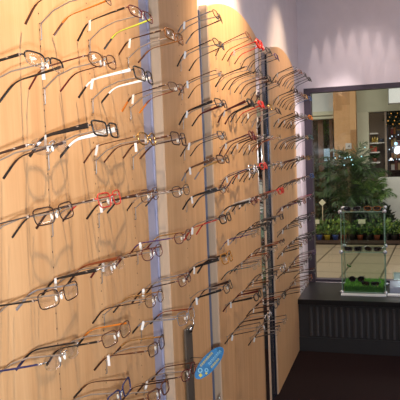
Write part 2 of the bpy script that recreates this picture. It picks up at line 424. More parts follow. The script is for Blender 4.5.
T, K = .0024, .0075   # thin metal and thick acetate temple heights
N_, F_, H_, L_ = None, 'full', 'half', 'rimless'
PA = [  # nearest panel: column, bridge height, style
 (1, 1.735, ('oval', 'brown', F_, 'brown', 'copper', 'brown', .0035, .0012)),
 (1, 1.577, ('narrow', 'black', H_, 'black', 'black', 'black', .005, .0015)),
 (1, 1.443, ('oval', 'silver', L_, 'dark brown', 'dark brown', 'black', .005, .001)),
 (1, 1.332, ('rectangular', 'dark brown', F_, 'gunmetal', 'black', 'black', T, .0011)),
 (1, 1.195, ('rectangular', 'dark brown', F_, 'black', 'grey', 'grey', .003, .001)),
 (1, 1.092, ('oval', 'silver', L_, 'navy blue', 'black', 'navy blue', .003, .001)),
 (2, 1.735, ('oval', 'brown', F_, 'brown', 'orange', 'brown', .0035, .0012)),
 (2, 1.607, ('oval', 'brown', F_, 'wine red', 'brown', 'wine red', T, .0012)),
 (2, 1.475, ('wide rectangular', 'black', F_, 'black', 'white', 'black', .0105, .0019)),
 (2, 1.339, ('rectangular', 'red', F_, 'dark brown', 'red', 'dark brown', .0032, .0013)),
 (2, 1.206, ('oval', 'silver', L_, 'black', 'copper', 'black', .0075, .001)),
 (2, 1.067, ('rectangular', 'brown', F_, 'black', 'orange', 'black', .0042, .0011)),
 (2, .945, ('rectangular', 'navy blue', F_, 'dark brown', 'bronze', 'black', .0035, .0016)),
 (3, 1.735, ('narrow', 'wine red', F_, 'black', 'lime green', 'black', .0042, .0014)),
 (3, 1.60, ('wide rectangular', 'black', F_, 'white', 'white', 'black', .0065, .0017)),
 (3, 1.458, ('oval', 'gold', F_, 'bronze', 'brown', 'brown', T, .002)),
 (3, 1.331, ('rectangular', 'bronze', F_, 'dark brown', 'brown', 'black', .006, .0011)),
 (3, 1.198, ('oval', 'wine red', F_, 'dark brown', 'bronze', 'wine red', .0034, .0011)),
 (3, 1.09, ('oval', 'bronze', F_, 'dark brown', 'gold', 'black', T, .0011)),
 (3, .978, ('rectangular', 'dark brown', F_, 'brown', 'gold', 'dark brown', .0038, .0013)),
 (3, .868, ('rectangular', 'brown', F_, 'brown', 'dark brown', 'dark brown', .004, .002)),
 (4, 1.722, ('rectangular', 'tortoiseshell', F_, 'dark brown', 'tortoiseshell', 'brown', .004, .0021)),
 (4, 1.592, ('narrow', 'bronze', F_, 'dark brown', 'copper', 'orange', .0034, .0012)),
 (4, 1.461, ('square', 'dark brown', F_, 'brown', 'dark brown', 'brown', .005, .0016)),
 (4, 1.325, ('oval', 'black', F_, 'silver', 'wine red', 'black', T, .001)),
 (4, 1.204, ('oval', 'wine red', F_, 'purple', 'gold', 'wine red', .0028, .0012)),
 (4, 1.092, ('rectangular', 'wine red', F_, 'dark brown', 'grey', 'dark brown', .0034, .0012)),
 (4, .992, ('square', 'grey', F_, 'grey', 'copper', 'black', .005, .001)),
 (4, .840, ('oval', 'wine red', F_, 'dark brown', 'brown', 'dark brown', .003, .0014)),
]
rows = {}
TL = {1.735: 11}
for (c, zb, st) in PA:
    rows[c] = rows.get(c, -1) + 1
    mount(C1[c], zb, st, 'nearest panel', rows[c], c - 1, 'nearest maple panel', 1, random.random() < .85)
PB = [
 (1.855, ('oval', 'black', F_, 'grey', 'black', 'grey', .0042, .0013)),
 (1.768, ('oval', 'black', F_, 'black', 'gunmetal', 'black', .0036, .0014)),
 (1.674, ('oval', 'gold', L_, 'bronze', 'gold', 'black', T, .001)),
 (1.579, ('rectangular', 'black', F_, 'black', 'wine red', 'black', .0095, .0016)),
 (1.475, ('rectangular', 'gunmetal', F_, 'gunmetal', 'black', 'black', T, .0016)),
 (1.399, ('rectangular', 'bronze', F_, 'bronze', 'gold', 'grey', .009, .002)),
 (1.302, ('oval', 'wine red', F_, 'black', 'gunmetal', 'black', .0095, .0013)),
 (1.206, ('rectangular', 'black', F_, 'red', 'wine red', 'red', .004, .0021)),
 (1.076, ('square', 'amber', F_, 'black', 'dark brown', 'black', .0115, .0022)),
 (.978, ('rectangular', 'black', F_, 'black', 'dark brown', 'grey', .0085, .0016)),
]
for i, (zb, st) in enumerate(PB):
    mount(1.985, zb, st, 'narrow second panel', i, None, 'narrow maple panel', 1, random.random() < .85, R(random.uniform(14, 19)))
OV3 = {(0, 0): ('oval', 'copper', F_, 'wine red', 'gold', 'brown', T, .0012), (0, 1): ('round', 'red', F_, 'red', 'red', 'wine red', .004, .003),
 (0, 2): ('oval', 'black', F_, 'black', 'gunmetal', 'black', T, .0012), (0, 3): ('oval', 'purple', F_, 'black', 'gunmetal', 'black', .003, .0016),
 (2, 0): ('rectangular', 'black', F_, 'wine red', 'black', 'wine red', .011, .0024), (2, 1): ('oval', 'red', F_, 'black', 'red', 'black', .006, .0026),
 (3, 0): ('round', 'wine red', F_, 'wine red', 'brown', 'wine red', .0055, .0022), (4, 0): ('square', 'silver', F_, 'navy blue', 'black', 'navy blue', .005, .002),
 (4, 1): ('oval', 'red', F_, 'red', 'black', 'black', .005, .0018), (5, 0): ('oval', 'wine red', F_, 'black', 'white', 'white', .009, .0014),
 (6, 0): ('rectangular', 'silver', L_, 'purple', 'grey', 'grey', T, .001), (6, 1): ('oval', 'black', F_, 'black', 'gunmetal', 'black', .0055, .0016), (7, 1): ('oval', 'brown', F_, 'silver', 'copper', 'brown', .006, .0016),
 (8, 0): ('oval', 'black', F_, 'black', 'wine red', 'wine red', .009, .0018), (5, 3): ('oval', 'red', F_, 'wine red', 'red', 'red', .006, .0022), (9, 0): ('round', 'silver', L_, 'black', 'gunmetal', 'black', T, .001),
 (7, 0): ('rectangular', 'silver', L_, 'teal', 'gunmetal', 'black', T, .001)}
OV4 = {(0, 3): ('oval', 'black', F_, 'gunmetal', 'black', 'black', .003, .0022, True), (1, 3): ('rectangular', 'blue', F_, 'silver', 'blue', 'grey', .004, .0022),
 (2, 3): ('oval', 'orange', F_, 'orange', 'black', 'black', .008, .003, True), (3, 3): ('rectangular', 'teal', F_, 'teal', 'black', 'teal', .006, .002), (6, 3): ('oval', 'black', F_, 'wine red', 'pink', 'red', .005, .0018),
 (7, 2): ('rectangular', 'black', F_, 'black', 'gunmetal', 'black', .008, .0022), (8, 2): ('rectangular', 'black', F_, 'black', 'black', 'black', .008, .0026), (8, 3): ('oval', 'black', F_, 'black', 'black', 'black', .007, .0024, True),
 (5, 3): ('rectangular', 'blue', F_, 'gunmetal', 'blue', 'grey', .004, .002), (9, 3): ('oval', 'purple', F_, 'wine red', 'grey', 'purple', T, .0014)}
RC = ['black', 'black', 'silver', 'gunmetal', 'silver', 'gold', 'bronze', 'brown', 'dark brown', 'wine red', 'copper', 'black', 'bronze', 'gold']
TC = ['black', 'black', 'black', 'dark brown', 'brown', 'wine red', 'gunmetal', 'bronze', 'copper', 'black', 'grey', 'dark brown']
def randst():
    rim = random.choice(RC); sty = random.choice(['full', 'full', 'full', 'half', 'rimless'])
    t1 = random.choice(TC); t2 = random.choice([t1, t1, random.choice(TC)])
    th = random.choice([T, .003, .004, .0055, .0075])
    return (random.choice(['oval', 'rectangular', 'narrow', 'oval', 'rectangular']), rim if sty != 'rimless' else 'silver', sty, t1, t2, random.choice(TC[:4] + [t1]), th, random.choice([.0011, .0013, .0017]))
for r in range(11):
    for c in range(4):
        zb = 1.866 - .128 * r + random.uniform(-.004, .004)
        if not (r == 10 and c < 2):
            mount(C3[c], zb, OV3.get((r, c)) or randst(), 'third panel', r, c, 'third maple panel', 0, random.random() < .75)
for r in range(11):
    for c in range(4):
        zb = 1.878 - .128 * r + random.uniform(-.004, .004)
        mount(C4[c], zb, OV4.get((r, c)) or randst(), 'farthest panel', r, c, 'farthest maple panel', 0, random.random() < .6)

# ------------------------------------------------------------------ metal strip with clips and blue oval sign on the narrow panel
t = thing('hanging_rail', 'narrow dark steel strip with chrome hook, on the narrow maple panel', 'display strip', (.0, 1.935, .30))
STEEL = mat('dark_brushed_steel', (118, 108, 98), 0.32, 0.35)
bevel(boxobj('rail_plate', (.003, -.034, -.28), (.011, .034, .545), STEEL, t), .002)
b = MB(); b.ball((.016, 0, .535), .011, 0, 10, 8, (.6, .8, 1)); b.tube([(.001, .01, .56), (.02, .01, .575), (.026, .008, .555), (.02, .004, .535)], .0028, 6); b.build('chrome_hook', CHROME, t)
for zz, s_ in ((.41, 1), (.26, -1)):
    b = MB()
    for yy in (-.012, .012):
        b.tube([(.011, yy, zz), (.05, yy, zz + .012 * s_), (.10, yy + .004, zz + .035), (.105, yy + .004, zz + .05)], .0014, 6)
    b.tube([(.105, -.008, zz + .05), (.105, .016, zz + .05)], .0014, 6)
    b.build('wire_clip', CHROME, t)
b = MB(); b.tube([(.011, .0, .225), (.06, .02, .24), (.12, .05, .262), (.125, .055, .27)], .0014, 6); b.build('wire_clip', CHROME, t)
# sign
n = Vector((.50, -.80, .28)).normalized(); rr = Vector((.954, .30, 0)); L = (rr * .78 + Vector((0, 0, 1)) * .72); L = (L - n * L.dot(n)).normalized(); W = n.cross(L)
t = thing('oval_sign', 'blue oval hang sign with yellow lettering marks, on the steel strip', 'sign', (.118, 1.80, .775))
SB = mat('sign_blue', (56, 126, 182), 0.35, noise=.3, nscale=60); SY = mat('sign_yellow', (222, 204, 90), 0.4); SP = mat('sign_pale_blue', (140, 196, 222), 0.4)
def sp(a, c, d): return L * a + W * c + n * d
b = MB(); N = 32; A, B = .062, .0240
vs = [sp(A * math.cos(2*math.pi*i/N), B * math.sin(2*math.pi*i/N), d) for d in (-.002, .002) for i in range(N)]
b.add(vs, [tuple(range(N))[::-1], tuple(range(N, 2*N))] + [(i, (i+1)%N, N+(i+1)%N, N+i) for i in range(N)], 0, False)
b.build('sign_plate', SB, t)
def patch(bm, a, c, sa, sc_, d=.0024): bm.add([sp(a, c, d), sp(a + sa, c, d), sp(a + sa, c + sc_, d), sp(a, c + sc_, d)], [(0, 1, 2, 3)], 0, False)
by = MB(); bp = MB(); rnd = random.Random(4)
for row, (cc, a0, a1, hh) in enumerate(((.0105, -.026, .030, .0065), (-.0055, -.004, .048, .008), (-.0165, -.006, .030, .006))):
    a = a0
    while a < a1:                       # blurred lettering strokes, unreadable in the photograph
        w_ = rnd.uniform(.004, .0062); bm = bp if row == 1 else by
        patch(bm, a, cc, w_ * .3, hh); patch(bm, a, cc + hh * .7, w_, hh * .3); patch(bm, a + w_ * .7, cc, w_ * .3, hh * .9)
        a += w_ + .0022
patch(by, -.050, -.009, .009, .009); patch(by, -.032, -.017, .006, .006)
for (a, c, r_) in ((-.036, .006, .0075), (-.022, -.008, .006)):
    vs = []
    for i in range(20):
        q = 2 * math.pi * i / 20; vs += [sp(a + r_ * math.cos(q), c + r_ * math.sin(q), .0024), sp(a + r_ * .55 * math.cos(q), c + r_ * .55 * math.sin(q), .0024)]
    bp.add(vs, [(2*i, 2*((i+1)%20), 2*((i+1)%20)+1, 2*i+1) for i in range(20)], 0, False)
by.build('lettering', SY, t); bp.build('lettering', SP, t)
b = MB(); b.tube([sp(-.060, 0, -.002), (-.01, .10, -.02), (-.095, .125, -.03), (-.106, .13, -.035)], .0013, 6); b.build('sign_hanger', CHROME, t)

# ------------------------------------------------------------------ window ledge
LEDGE = mat('black_ledge_laminate', (24, 23, 25), 0.35, spec=0.3)
BASE = mat('dark_grey_ribbed_front', (46, 46, 48), 0.5, spec=0.4, noise=.04, nscale=30)
RIB = mat('grey_rib', (70, 70, 72), 0.5, spec=0.4)
t = thing('window_ledge', 'low black display ledge with ribbed grey front, under the window', 'ledge', (0, 4.31, 0))
bevel(boxobj('ledge_top', (.001, 0, .338), (2.8, .588, .3745), LEDGE, t), .003)
b = MB(); b.box((.001, .034, .001), (2.79, .06, .338)); b.box((.001, .024, .001), (2.79, .034, .10))
NS = 0
x = .075
while x < 2.74:
    pr = []
    for i in range(7):
        q = math.pi * i / 6; pr.append((x + .0105 - .0105 * math.cos(q), .034 - .009 * math.sin(q)))
    vs = [(px, py, .112) for px, py in pr] + [(px, py, .318) for px, py in pr]
    b.add(vs, [(i, i+1, 7+i+1, 7+i) for i in range(6)], 1, True); b.add(vs, [tuple(range(7))[::-1], tuple(range(7, 14))], 1, False)
    x += .0425
b.build('ribbed_front', [BASE, RIB], t)

# ------------------------------------------------------------------ acrylic sunglasses stand on the ledge
X0, X1, Y0, Y1, Z0 = .288, .588, 4.505, 4.79, .3752
t = thing('acrylic_stand', 'clear two-tier acrylic stand with chrome corner fittings, on the black ledge', 'display stand', (X0, Y0, Z0))
w_, d_ = X1 - X0, Y1 - Y0
PLAST = mat('white_acrylic', (226, 230, 232), 0.3)
def sheet(name, lo, hi, edges):
    o = boxobj(name, lo, hi, ACRY, t); b = MB()
    for e in edges: b.box(*e)
    b.build('edge', GEDGE, o)
q = .0014
sheet('side_sheet', (0, 0, .01), (.006, d_, .59), [((-q+.0015, -.0012, .01), (.006, .0, .59)), ((0, d_, .01), (.006, d_ + .001, .59))])
sheet('side_sheet', (w_ - .006, 0, .01), (w_, d_, .59), [((w_ - .006, -.0012, .01), (w_, 0, .59)), ((w_ - .006, d_, .01), (w_, d_ + .001, .59))])
sheet('back_sheet', (.0075, d_ - .008, .012), (w_ - .0075, d_ - .003, .585), [((.0075, d_ - .008, .585), (w_ - .0075, d_ - .003, .5865))])
for nm, zz in (('shelf', .012), ('shelf', .298), ('shelf', .584)):
    sheet(nm, (.0068, .001, zz), (w_ - .0068, d_ - .009, zz + .006), [((.0068, -.0005, zz), (w_ - .0068, .001, zz + .006))])
for zz in (.012, .300, .585):
    for xx in (0, w_):
        for yy in (-.004, d_ + .004):
            b = MB(); b.lathe([(.005, -.013), (.0125, -.010), (.015, 0), (.0125, .010), (.005, .013)], (xx, yy, zz + .003), 12); b.build('corner_fitting', mat('frosted_fitting', (188, 194, 200), .2, .5), t)
boxobj('base_tray', (-.004, -.055, .0), (w_ + .004, -.006, .010), PLAST, t, .002)
# grass mat on the bottom shelf
GR = mat('artificial_grass', (110, 176, 66), 0.6, noise=.4, nscale=60); GRD = mat('artificial_grass_dark', (54, 104, 40), 0.6, noise=.3, nscale=60)
b = MB(); rg = random.Random(8)
gx0, gx1, gy0, gy1, gz = X0 + .016, X1 - .016, Y0 + .008, Y1 - .03, Z0 + .0185
b.box((gx0, gy0, gz), (gx1, gy1, gz + .03), 1)
for i in range(3600):
    px, py = rg.uniform(gx0, gx1), rg.uniform(gy0, gy1)
    if i % 4 == 0: py = gy0
    hh = rg.uniform(.016, .03); a = rg.uniform(0, 6.28); dx, dy = .002 * math.cos(a), .002 * math.sin(a); lx, ly = rg.uniform(-.012, .012), rg.uniform(-.012, .012)
    z0 = gz + (.03 if i % 4 else rg.uniform(.004, .026))
    if i % 4 == 0: ly = -abs(ly) * .5
    b.add([(px - dx, py - dy, z0), (px + dx, py + dy, z0), (px + lx, py + ly, z0 + hh)], [(0, 1, 2)], 1 if (i % 4 == 0 or rg.random() < .25) else 0, False)
tag(b.build('grass_mat', [GR, GRD]), 'bright green artificial grass mat on bottom shelf of the acrylic stand', 'artificial grass', None, 'stuff')
BK = ('oval', 'black', F_, 'black', 'black', 'black', .007, .003, True)
def sung(lbl, x, y, z, st, yaw=0, tilt=0, grp='sunglasses on the acrylic stand'):
    h = SH[st[0]][1]
    return eyeglasses('sunglasses', lbl, 'sunglasses', st, (x, y, z + h + st[7]), (tilt, 0, R(yaw)), 1, grp, False)
zt = Z0 + .584 + .0062; zm = Z0 + .298 + .0062
BR = ('oval', 'tortoiseshell', F_, 'tortoiseshell', 'brown', 'brown', .006, .003, True)
WH = ('oval', 'black', F_, 'white', 'black', 'white', .006, .0026, True)
sung('black and white sunglasses at left on the top shelf of the stand', X0 + .080, Y0 + .03, zt, WH, 12)
sung('tortoiseshell sunglasses at right on the top shelf of the stand', X0 + .218, Y0 + .03, zt, BR, -10)
sung('black sunglasses at left on the middle shelf of the stand', X0 + .082, Y0 + .03, zm, ('rectangular',) + BK[1:], 8)
sung('black sunglasses with white temples at right on the middle shelf', X0 + .216, Y0 + .03, zm, ('oval', 'black', F_, 'white', 'white', 'black', .006, .003, True), -8)
sung('black oval sunglasses lying at left on the green grass mat', X0 + .098, Y0 + .09, gz + .052, ('round',) + BK[1:], 6)
sung('black rectangular sunglasses in front at right on the green grass mat', X0 + .195, Y0 + .018, gz + .040, ('rectangular',) + BK[1:], -4)
b = MB()
for s_ in (-1, 1):
    b.add([(0, 0, 0), (s_ * .014, -.004, .018), (s_ * .018, -.005, .006), (s_ * .010, -.003, -.004)], [(0, 1, 2, 3)], 0, False)
    b.add([(0, 0.0008, 0), (s_ * .014, -.0032, .018), (s_ * .018, -.0042, .006), (s_ * .010, -.0022, -.004)], [(3, 2, 1, 0)], 0, False)
b.ball((0, 0, .004), .002, 0, 6, 5, (1, 1, 4)); o = b.build('butterfly_ornament', mat('leaf_green', (52, 112, 44), .5), None, (X0 + .030, Y1 - .014, Z0 + .150)); o.rotation_euler = (0, R(30), 0)
tag(o, 'small green butterfly ornament on the back of the acrylic stand', 'ornament')
t = thing('clear_riser', 'pale blue-grey acrylic riser block on the ledge, right of the stand', 'display riser', (.612, 4.47, .3752))
boxobj('riser_block', (.0, .10, .0), (.40, .32, .045), mat('blue_grey_acrylic', (158, 166, 186), .15, spec=.6), t, .003)
boxobj('front_rail', (-.014, .0, .0), (.40, .05, .012), PLAST, t, .002)
b = MB()
b.box((.02, .32, .0), (.40, .326, .11), 0)
o = b.build('card_holder', ACRY, t); boxobj('white_card', (.03, .3275, .05), (.39, .3285, .105), PLAST, o)

# ------------------------------------------------------------------ the mall beyond the window
def tile_mat():
    m = bpy.data.materials.new('mall_floor_tile'); m.use_nodes = True; nt = m.node_tree; N = nt.nodes.new; L = nt.links.new
    b = nt.nodes['Principled BSDF']; b.inputs['Roughness'].default_value = .35
    tc = N('ShaderNodeTexCoord'); mp = N('ShaderNodeMapping'); mp.inputs['Rotation'].default_value = (0, 0, R(4)); L(tc.outputs['Object'], mp.inputs[0])
    br = N('ShaderNodeTexBrick'); br.offset = 0; br.inputs['Scale'].default_value = 1
    br.inputs['Brick Width'].default_value = .42; br.inputs['Row Height'].default_value = .6; br.inputs['Mortar Size'].default_value = .011
    br.inputs['Color1'].default_value = lin((162, 143, 120)); br.inputs['Color2'].default_value = lin((155, 138, 115)); br.inputs['Mortar'].default_value = lin((88, 76, 62))
    L(mp.outputs[0], br.inputs['Vector']); L(br.outputs['Color'], b.inputs['Base Color'])
    return m
struct(boxobj('floor_mall', (-7, YE, -.12), (9, 16, -.0), tile_mat()))
struct(boxobj('ceiling_mall', (-7, YE + .12, 3.3), (9, 16, 3.4), CEIL))
CREAM = mat('cream_facade', (190, 190, 166), .7, noise=.04, nscale=4)
GREYW = mat('grey_facade', (196, 200, 198), .7, noise=.03, nscale=4)
WHITE = mat('white_plaster', (214, 214, 208), .7, noise=.04, nscale=5)
YF = 10.2
b = MB(); b.box((-6, YF, 1.99), (.06, YF + .25, 3.3)); struct(b.build('wall_mall_left', GREYW))
b = MB(); b.box((.06, YF, 1.945), (7, YF + .25, 3.3)); struct(b.build('wall_mall_right', CREAM))
b = MB(); b.box((-6, YF - .05, 1.875), (.06, YF + .2, 1.93)); b.box((-6, YF - .08, 1.93), (.06, YF + .2, 1.99)); struct(b.build('trim_lintel', CREAM))
struct(boxobj('wall_mall_pier', (.06, YF, 0), (.265, YF + .25, 1.945), mat('pale_pier', (206, 204, 180), .7)))
o = boxobj('wooden_column', (-.250, YF - .24, 0), (.090, YF - .01, 3.3), COLW, None, .01); tag(o, 'thick laminated wooden column beyond the window, rising behind the palm', 'column')
t = thing('wall_switch', 'square grey notice plate with a dark triangle on the wooden column', 'plate', (-.032, YF - .24, 1.43))
bevel(boxobj('plate', (-.045, -.012, -.045), (.045, 0, .045), mat('plate_grey', (190, 186, 180), .4), t), .004)
b = MB(); b.add([(-.022, -.0126, -.018), (.026, -.0126, -.018), (.012, -.0126, .02)], [(0, 1, 2)], 0, False); b.build('symbol', mat('symbol_grey', (110, 104, 104), .5), t)
# left doorway: dark glass with brown posts, reflection glow behind
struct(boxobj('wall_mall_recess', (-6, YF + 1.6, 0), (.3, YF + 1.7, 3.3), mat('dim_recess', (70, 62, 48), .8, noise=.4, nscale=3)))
POST = mat('brown_timber_frame', (96, 66, 38), .5)
t = thing('timber_door_frame', 'brown timber framed glass door left of the wooden column', 'door frame', (-.95, YF + .08, 0))
for x0_, x1_ in ((.0, .08), (.42, .50), (.60, .65), (.86, .90)):
    boxobj('post', (x0_, 0, 0), (x1_, .06, 1.87), POST, t)
boxobj('glass_sheet', (.0, .062, .01), (.98, .068, 1.87), glassy('door_glass', (226, 230, 222), .06), t)
o = boxobj('reflection_panel', (-.60, YF + .9, 1.19), (-.24, YF + .93, 1.40), mat('reflection_white', (200, 215, 240), .5, emit=(190, 212, 246), estr=.8)); tag(o, 'glowing bluish white panel on a post, imitating a reflection in the glass door', 'reflected glow')  # emissive panel stands in for a bright reflection in the door glass
boxobj('support_post', (-.44, YF + .905, 0), (-.40, YF + .925, 1.19), POST, o)
# leafy trailing plant hanging in the doorway
def leaves(bm, c, spread, n_, size, rg, upb=.3, flat=False):
    for i in range(n_):
        while True:
            p = Vector((rg.uniform(-1, 1), rg.uniform(-1, 1), rg.uniform(-1, 1)))
            if p.length < 1: break
        q = Vector((c[0] + p.x * spread[0], c[1] + p.y * spread[1], c[2] + p.z * spread[2]))
        d = Vector((rg.uniform(-1, 1), rg.uniform(-1, 1), rg.uniform(-.6, 1) + upb)).normalized(); s_ = size * rg.uniform(.6, 1.3)
        sd = d.cross(Vector((rg.uniform(-1, 1), rg.uniform(-1, 1), rg.uniform(-1, 1)))).normalized() * s_ * .28
        nn = d.cross(sd).normalized() * s_ * .1
        bm.add([q, q + d * s_ * .45 + sd + nn, q + d * s_, q + d * s_ * .45 - sd + nn], [(0, 1, 2, 3)], rg.choice((0, 0, 1)), False)
G1 = mat('leaf_mid_green', (64, 98, 42), .5); G2 = mat('leaf_light_green', (112, 142, 64), .5); G3 = mat('leaf_dark_green', (34, 52, 30), .55); G4 = mat('leaf_deep_green', (42, 64, 32), .55); G5 = mat('leaf_yellow_green', (132, 152, 58), .5)
rg = random.Random(3)
b = MB(); leaves(b, (-.50, YF + .5, 1.70), (.10, .08, .22), 200, .06, rg, -.8)
tag(b.build('hanging_plant', [G2, G1]), 'green trailing plant hanging behind the glass door', 'plant')

# palm in a pot
def frond(bm, base, az, el, ln, rg, droop, lw=.13):
    pts = []; p = Vector(base); e = el; N_seg = 9
    for i in range(N_seg + 1):
        pts.append(p.copy())
        d = Vector((math.cos(az) * math.cos(e), math.sin(az) * math.cos(e) * .35, math.sin(e))); p = p + d * ln / N_seg; e -= droop / N_seg * (i / N_seg + .4)
    bm.tube(pts, [.005 * (1 - .8 * i / N_seg) + .001 for i in range(N_seg + 1)], 4, 0)
    side = Vector((-math.sin(az), math.cos(az) * .5, 0)).normalized()
    for i in range(30):
        f = .14 + .85 * i / 30; k_ = f * N_seg; a = int(k_); q = pts[a].lerp(pts[min(a + 1, N_seg)], k_ - a); tdir = (pts[min(a + 1, N_seg)] - pts[a]).normalized()
        l_ = lw * math.sin(math.pi * min(1, f * .85 + .12)) + .03
        for s_ in (-1, 1):
            d = (tdir * .75 + side * s_ * .55 + Vector((rg.uniform(-.3, .3), 0, -.35 + rg.uniform(-.3, .3)))); d.y *= .5; d.normalize(); w2 = tdir * .0055
            bm.add([q - w2, q + w2, q + d * l_ * .6 + w2 * .8, q + d * l_, q + d * l_ * .6 - w2 * .8], [(0, 1, 2, 3, 4)], rg.choice((0, 0, 1)), False)
def palm(label, x, y, h, nf, ln, seed, mats, el0, z_lo):
    rg = random.Random(seed); t = thing('potted_palm', label, 'palm', (x, y, 0))
    b = MB(); b.lathe([(.07, 0), (.095, .03), (.11, .20), (.115, .22), (.10, .22), (.09, .19), (.0, .19)], (0, 0, 0), 20); b.build('pot', mat('black_pot', (30, 28, 28), .6), t)
    b = MB()
    for k_ in range(5):
        a = k_ * 1.3; b.tube([(.02 * math.cos(a), .02 * math.sin(a), .19), (.035 * math.cos(a), .03 * math.sin(a), .27 + h * .2), (.05 * math.cos(a), .03 * math.sin(a), h * .62)], .010, 6)
    b.build('stem', mat('palm_stem', (86, 84, 48), .6), t)
    b = MB()
    for k_ in range(nf):
        az = rg.uniform(0, 6.28); z0 = rg.uniform(z_lo, .66) * h; el = rg.uniform(el0, 1.45)
        frond(b, (.045 * math.cos(az), .03 * math.sin(az), z0), az, el, ln * rg.uniform(.7, 1.1), rg, rg.uniform(1.1, 2.4))
    b.build('fronds', mats, t)
    return t
palm('bushy dark potted palm with arching fronds, standing before the wooden column', 0.0, 9.68, 1.56, 92, .62, 5, [G4, G1], .25, .2)
palm('lighter green slender palm at right of the bushy palm beyond the window', .29, 9.68, 1.22, 22, .42, 9, [G1, G2], .5, .45)
# dark shrubs behind the planter
def shrub(label, x, y, h, w2, seed, mats, n_=420):
    rg = random.Random(seed); t = thing('shrub', label, 'shrub', (x, y, 0), group='dark shrubs behind the planter bench')
    b = MB(); b.lathe([(.05, 0), (.075, .16), (.08, .18), (.0, .17)], (0, 0, 0), 14); b.build('pot', mat('black_pot', (30, 28, 28), .6), t)
    b = MB(); b.tube([(0, 0, .16), (.01, 0, h * .5), (.0, .01, h * .8)], .012, 6); b.build('stem', mat('bark_brown', (66, 48, 34), .8), t)
    b = MB(); leaves(b, (0, 0, h * .56), (w2, .09, h * .46), n_, .085, rg); b.build('foliage', mats, t)
shrub('dark broad shrub at far left behind the small potted plants', -.56, 9.70, 1.22, .18, 21, [G3, G4], 620)
shrub('dark shrub between the leftmost shrub and the palm, behind the diamond sign', -.26, 9.72, 1.24, .18, 22, [G3, G4], 520)
shrub('low dark shrub just right of the palm pots, behind the bench', .17, 9.70, .62, .13, 23, [G3, G3])
shrub('low dark shrub at far right behind the bench, before the white wall', .47, 9.74, .50, .14, 24, [G3, G4])
# planter bench with small potted plants
BEN = mat('dark_bench_timber', (74, 54, 44), .6)
b = MB()
b.box((-1.0, 9.28, .02), (1.7, 9.55, .055)); b.box((-1.0, 9.27, .02), (1.7, 9.28, .066)); b.box((-1.0, 9.55, .02), (1.7, 9.56, .066))
for xx in (-.95, -.1, .75, 1.6): b.box((xx, 9.3, 0), (xx + .06, 9.53, .02))
tag(b.build('planter_bench', BEN), 'long low dark timber bench holding the potted plants beyond the window', 'bench')
POTS = [('blue', (52, 84, 160)), ('yellow', (196, 170, 52)), ('terracotta', (158, 84, 54)), ('dark', (44, 38, 38))]
k_ = 0
names = ['first', 'second', 'third', 'fourth', 'fifth', 'sixth', 'seventh', 'eighth', 'ninth', 'tenth', 'eleventh', 'twelfth']
for row, yy in ((0, 9.345), (1, 9.475)):
    for i in range(12):
        x_ = -.56 + i * .118 + row * .05
        pc = POTS[[1, 0, 1, 0, 2, 3, 2, 3, 2, 3, 3, 2][i] if row == 0 else 3]
        rg = random.Random(100 + k_); k_ += 1
        t = thing('potted_plant', 'small leafy plant in a %s pot, %s from left in the %s bench row' % (pc[0], names[i], ('front', 'back')[row]), 'potted plant', (x_, yy, .0552), group='small potted plants on the bench')
        b = MB(); b.lathe([(.032, 0), (.045, .075), (.048, .08), (.040, .08), (.036, .07), (0, .07)], (0, 0, 0), 12); b.build('pot', mat('pot_' + pc[0], pc[1], .5), t)
        b = MB(); leaves(b, (0, 0, .135 + .05 * row), (.058, .05, .065 + .04 * row), 90, .05, rg, .6); b.build('foliage', random.choice([[G1, G2], [G2, G5], [G4, G2], [G1, G5]]), t)
def stake(label, x, y, z0, z1, w2, h2, diamond=False):
    t = thing('plant_sign', label, 'sign', (x, y, z0))
    b = MB(); b.tube([(0, 0, 0), (0, 0, z1 - z0)], .008, 6); b.build('stake', mat('stake_wood', (176, 160, 128), .6), t)
    o = boxobj('sign_board', (-w2 / 2, -.013, -h2 / 2), (w2 / 2, -.008, h2 / 2), mat('sign_card', (216, 208, 176), .6), t); o.location = (0, 0, z1 - z0)
    if diamond: o.rotation_euler = (0, R(45), 0)
stake('blank pale rectangular sign on a stake at left of the bench', -.49, 9.41, .0552, .325, .10, .065)
stake('blank pale rectangular sign on a stake, seen through the acrylic stand', .172, 9.41, .0552, .325, .10, .065)
stake('pale diamond shaped sign on a tall stake behind the plants', -.405, 9.54, .0552, .60, .075, .075, True)

# low white wall on the right and shelf alcove
struct(boxobj('wall_mall_parapet', (.40, 9.98, 0), (6, 10.12, .93), WHITE))
TAUPE = mat('taupe_alcove', (150, 134, 120), .7)
b = MB(); b.box((.265, YF + .42, 0), (.52, YF + .46, 1.945)); b.box((.50, YF + .02, 0), (.53, YF + .42, 1.945)); struct(b.build('wall_mall_alcove', TAUPE))
SHELF = mat('white_shelf', (214, 210, 204), .5)
shz = [1.62, 1.47, 1.325, 1.165]
t = thing('wall_shelves', 'white shelves in a taupe niche right of the wooden column', 'shelving', (.27, YF + .05, 0))
for z in shz: boxobj('shelf', (0, 0, z - .02), (.13 + (.0 if z > 1.6 else .02), .35, z), SHELF, t)
for i, (xx, c, hh) in enumerate(((.315, (190, 160, 76), .10), (.350, (170, 140, 60), .12), (.385, (196, 176, 110), .10))):
    t = thing('bottle', '%s golden bottle on the second white niche shelf' % ('left', 'tallest middle', 'right')[i], 'bottle', (xx, YF + .12, shz[1] + .0002), group='golden bottles on the niche shelf')
    b = MB(); b.lathe([(.014, 0), (.016, .01), (.016, hh * .55), (.006, hh * .75), (.006, hh), (0, hh)], (0, 0, 0), 12); b.build('bottle_body', mat('gold_glass%d' % i, c, .25, .3), t)
    b = MB(); b.lathe([(.0075, hh * .93), (.0075, hh * 1.04), (0, hh * 1.04)], (0, 0, 0), 10); b.build('bottle_cap', mat('cap_gold', (150, 120, 60), .3, .6), t)
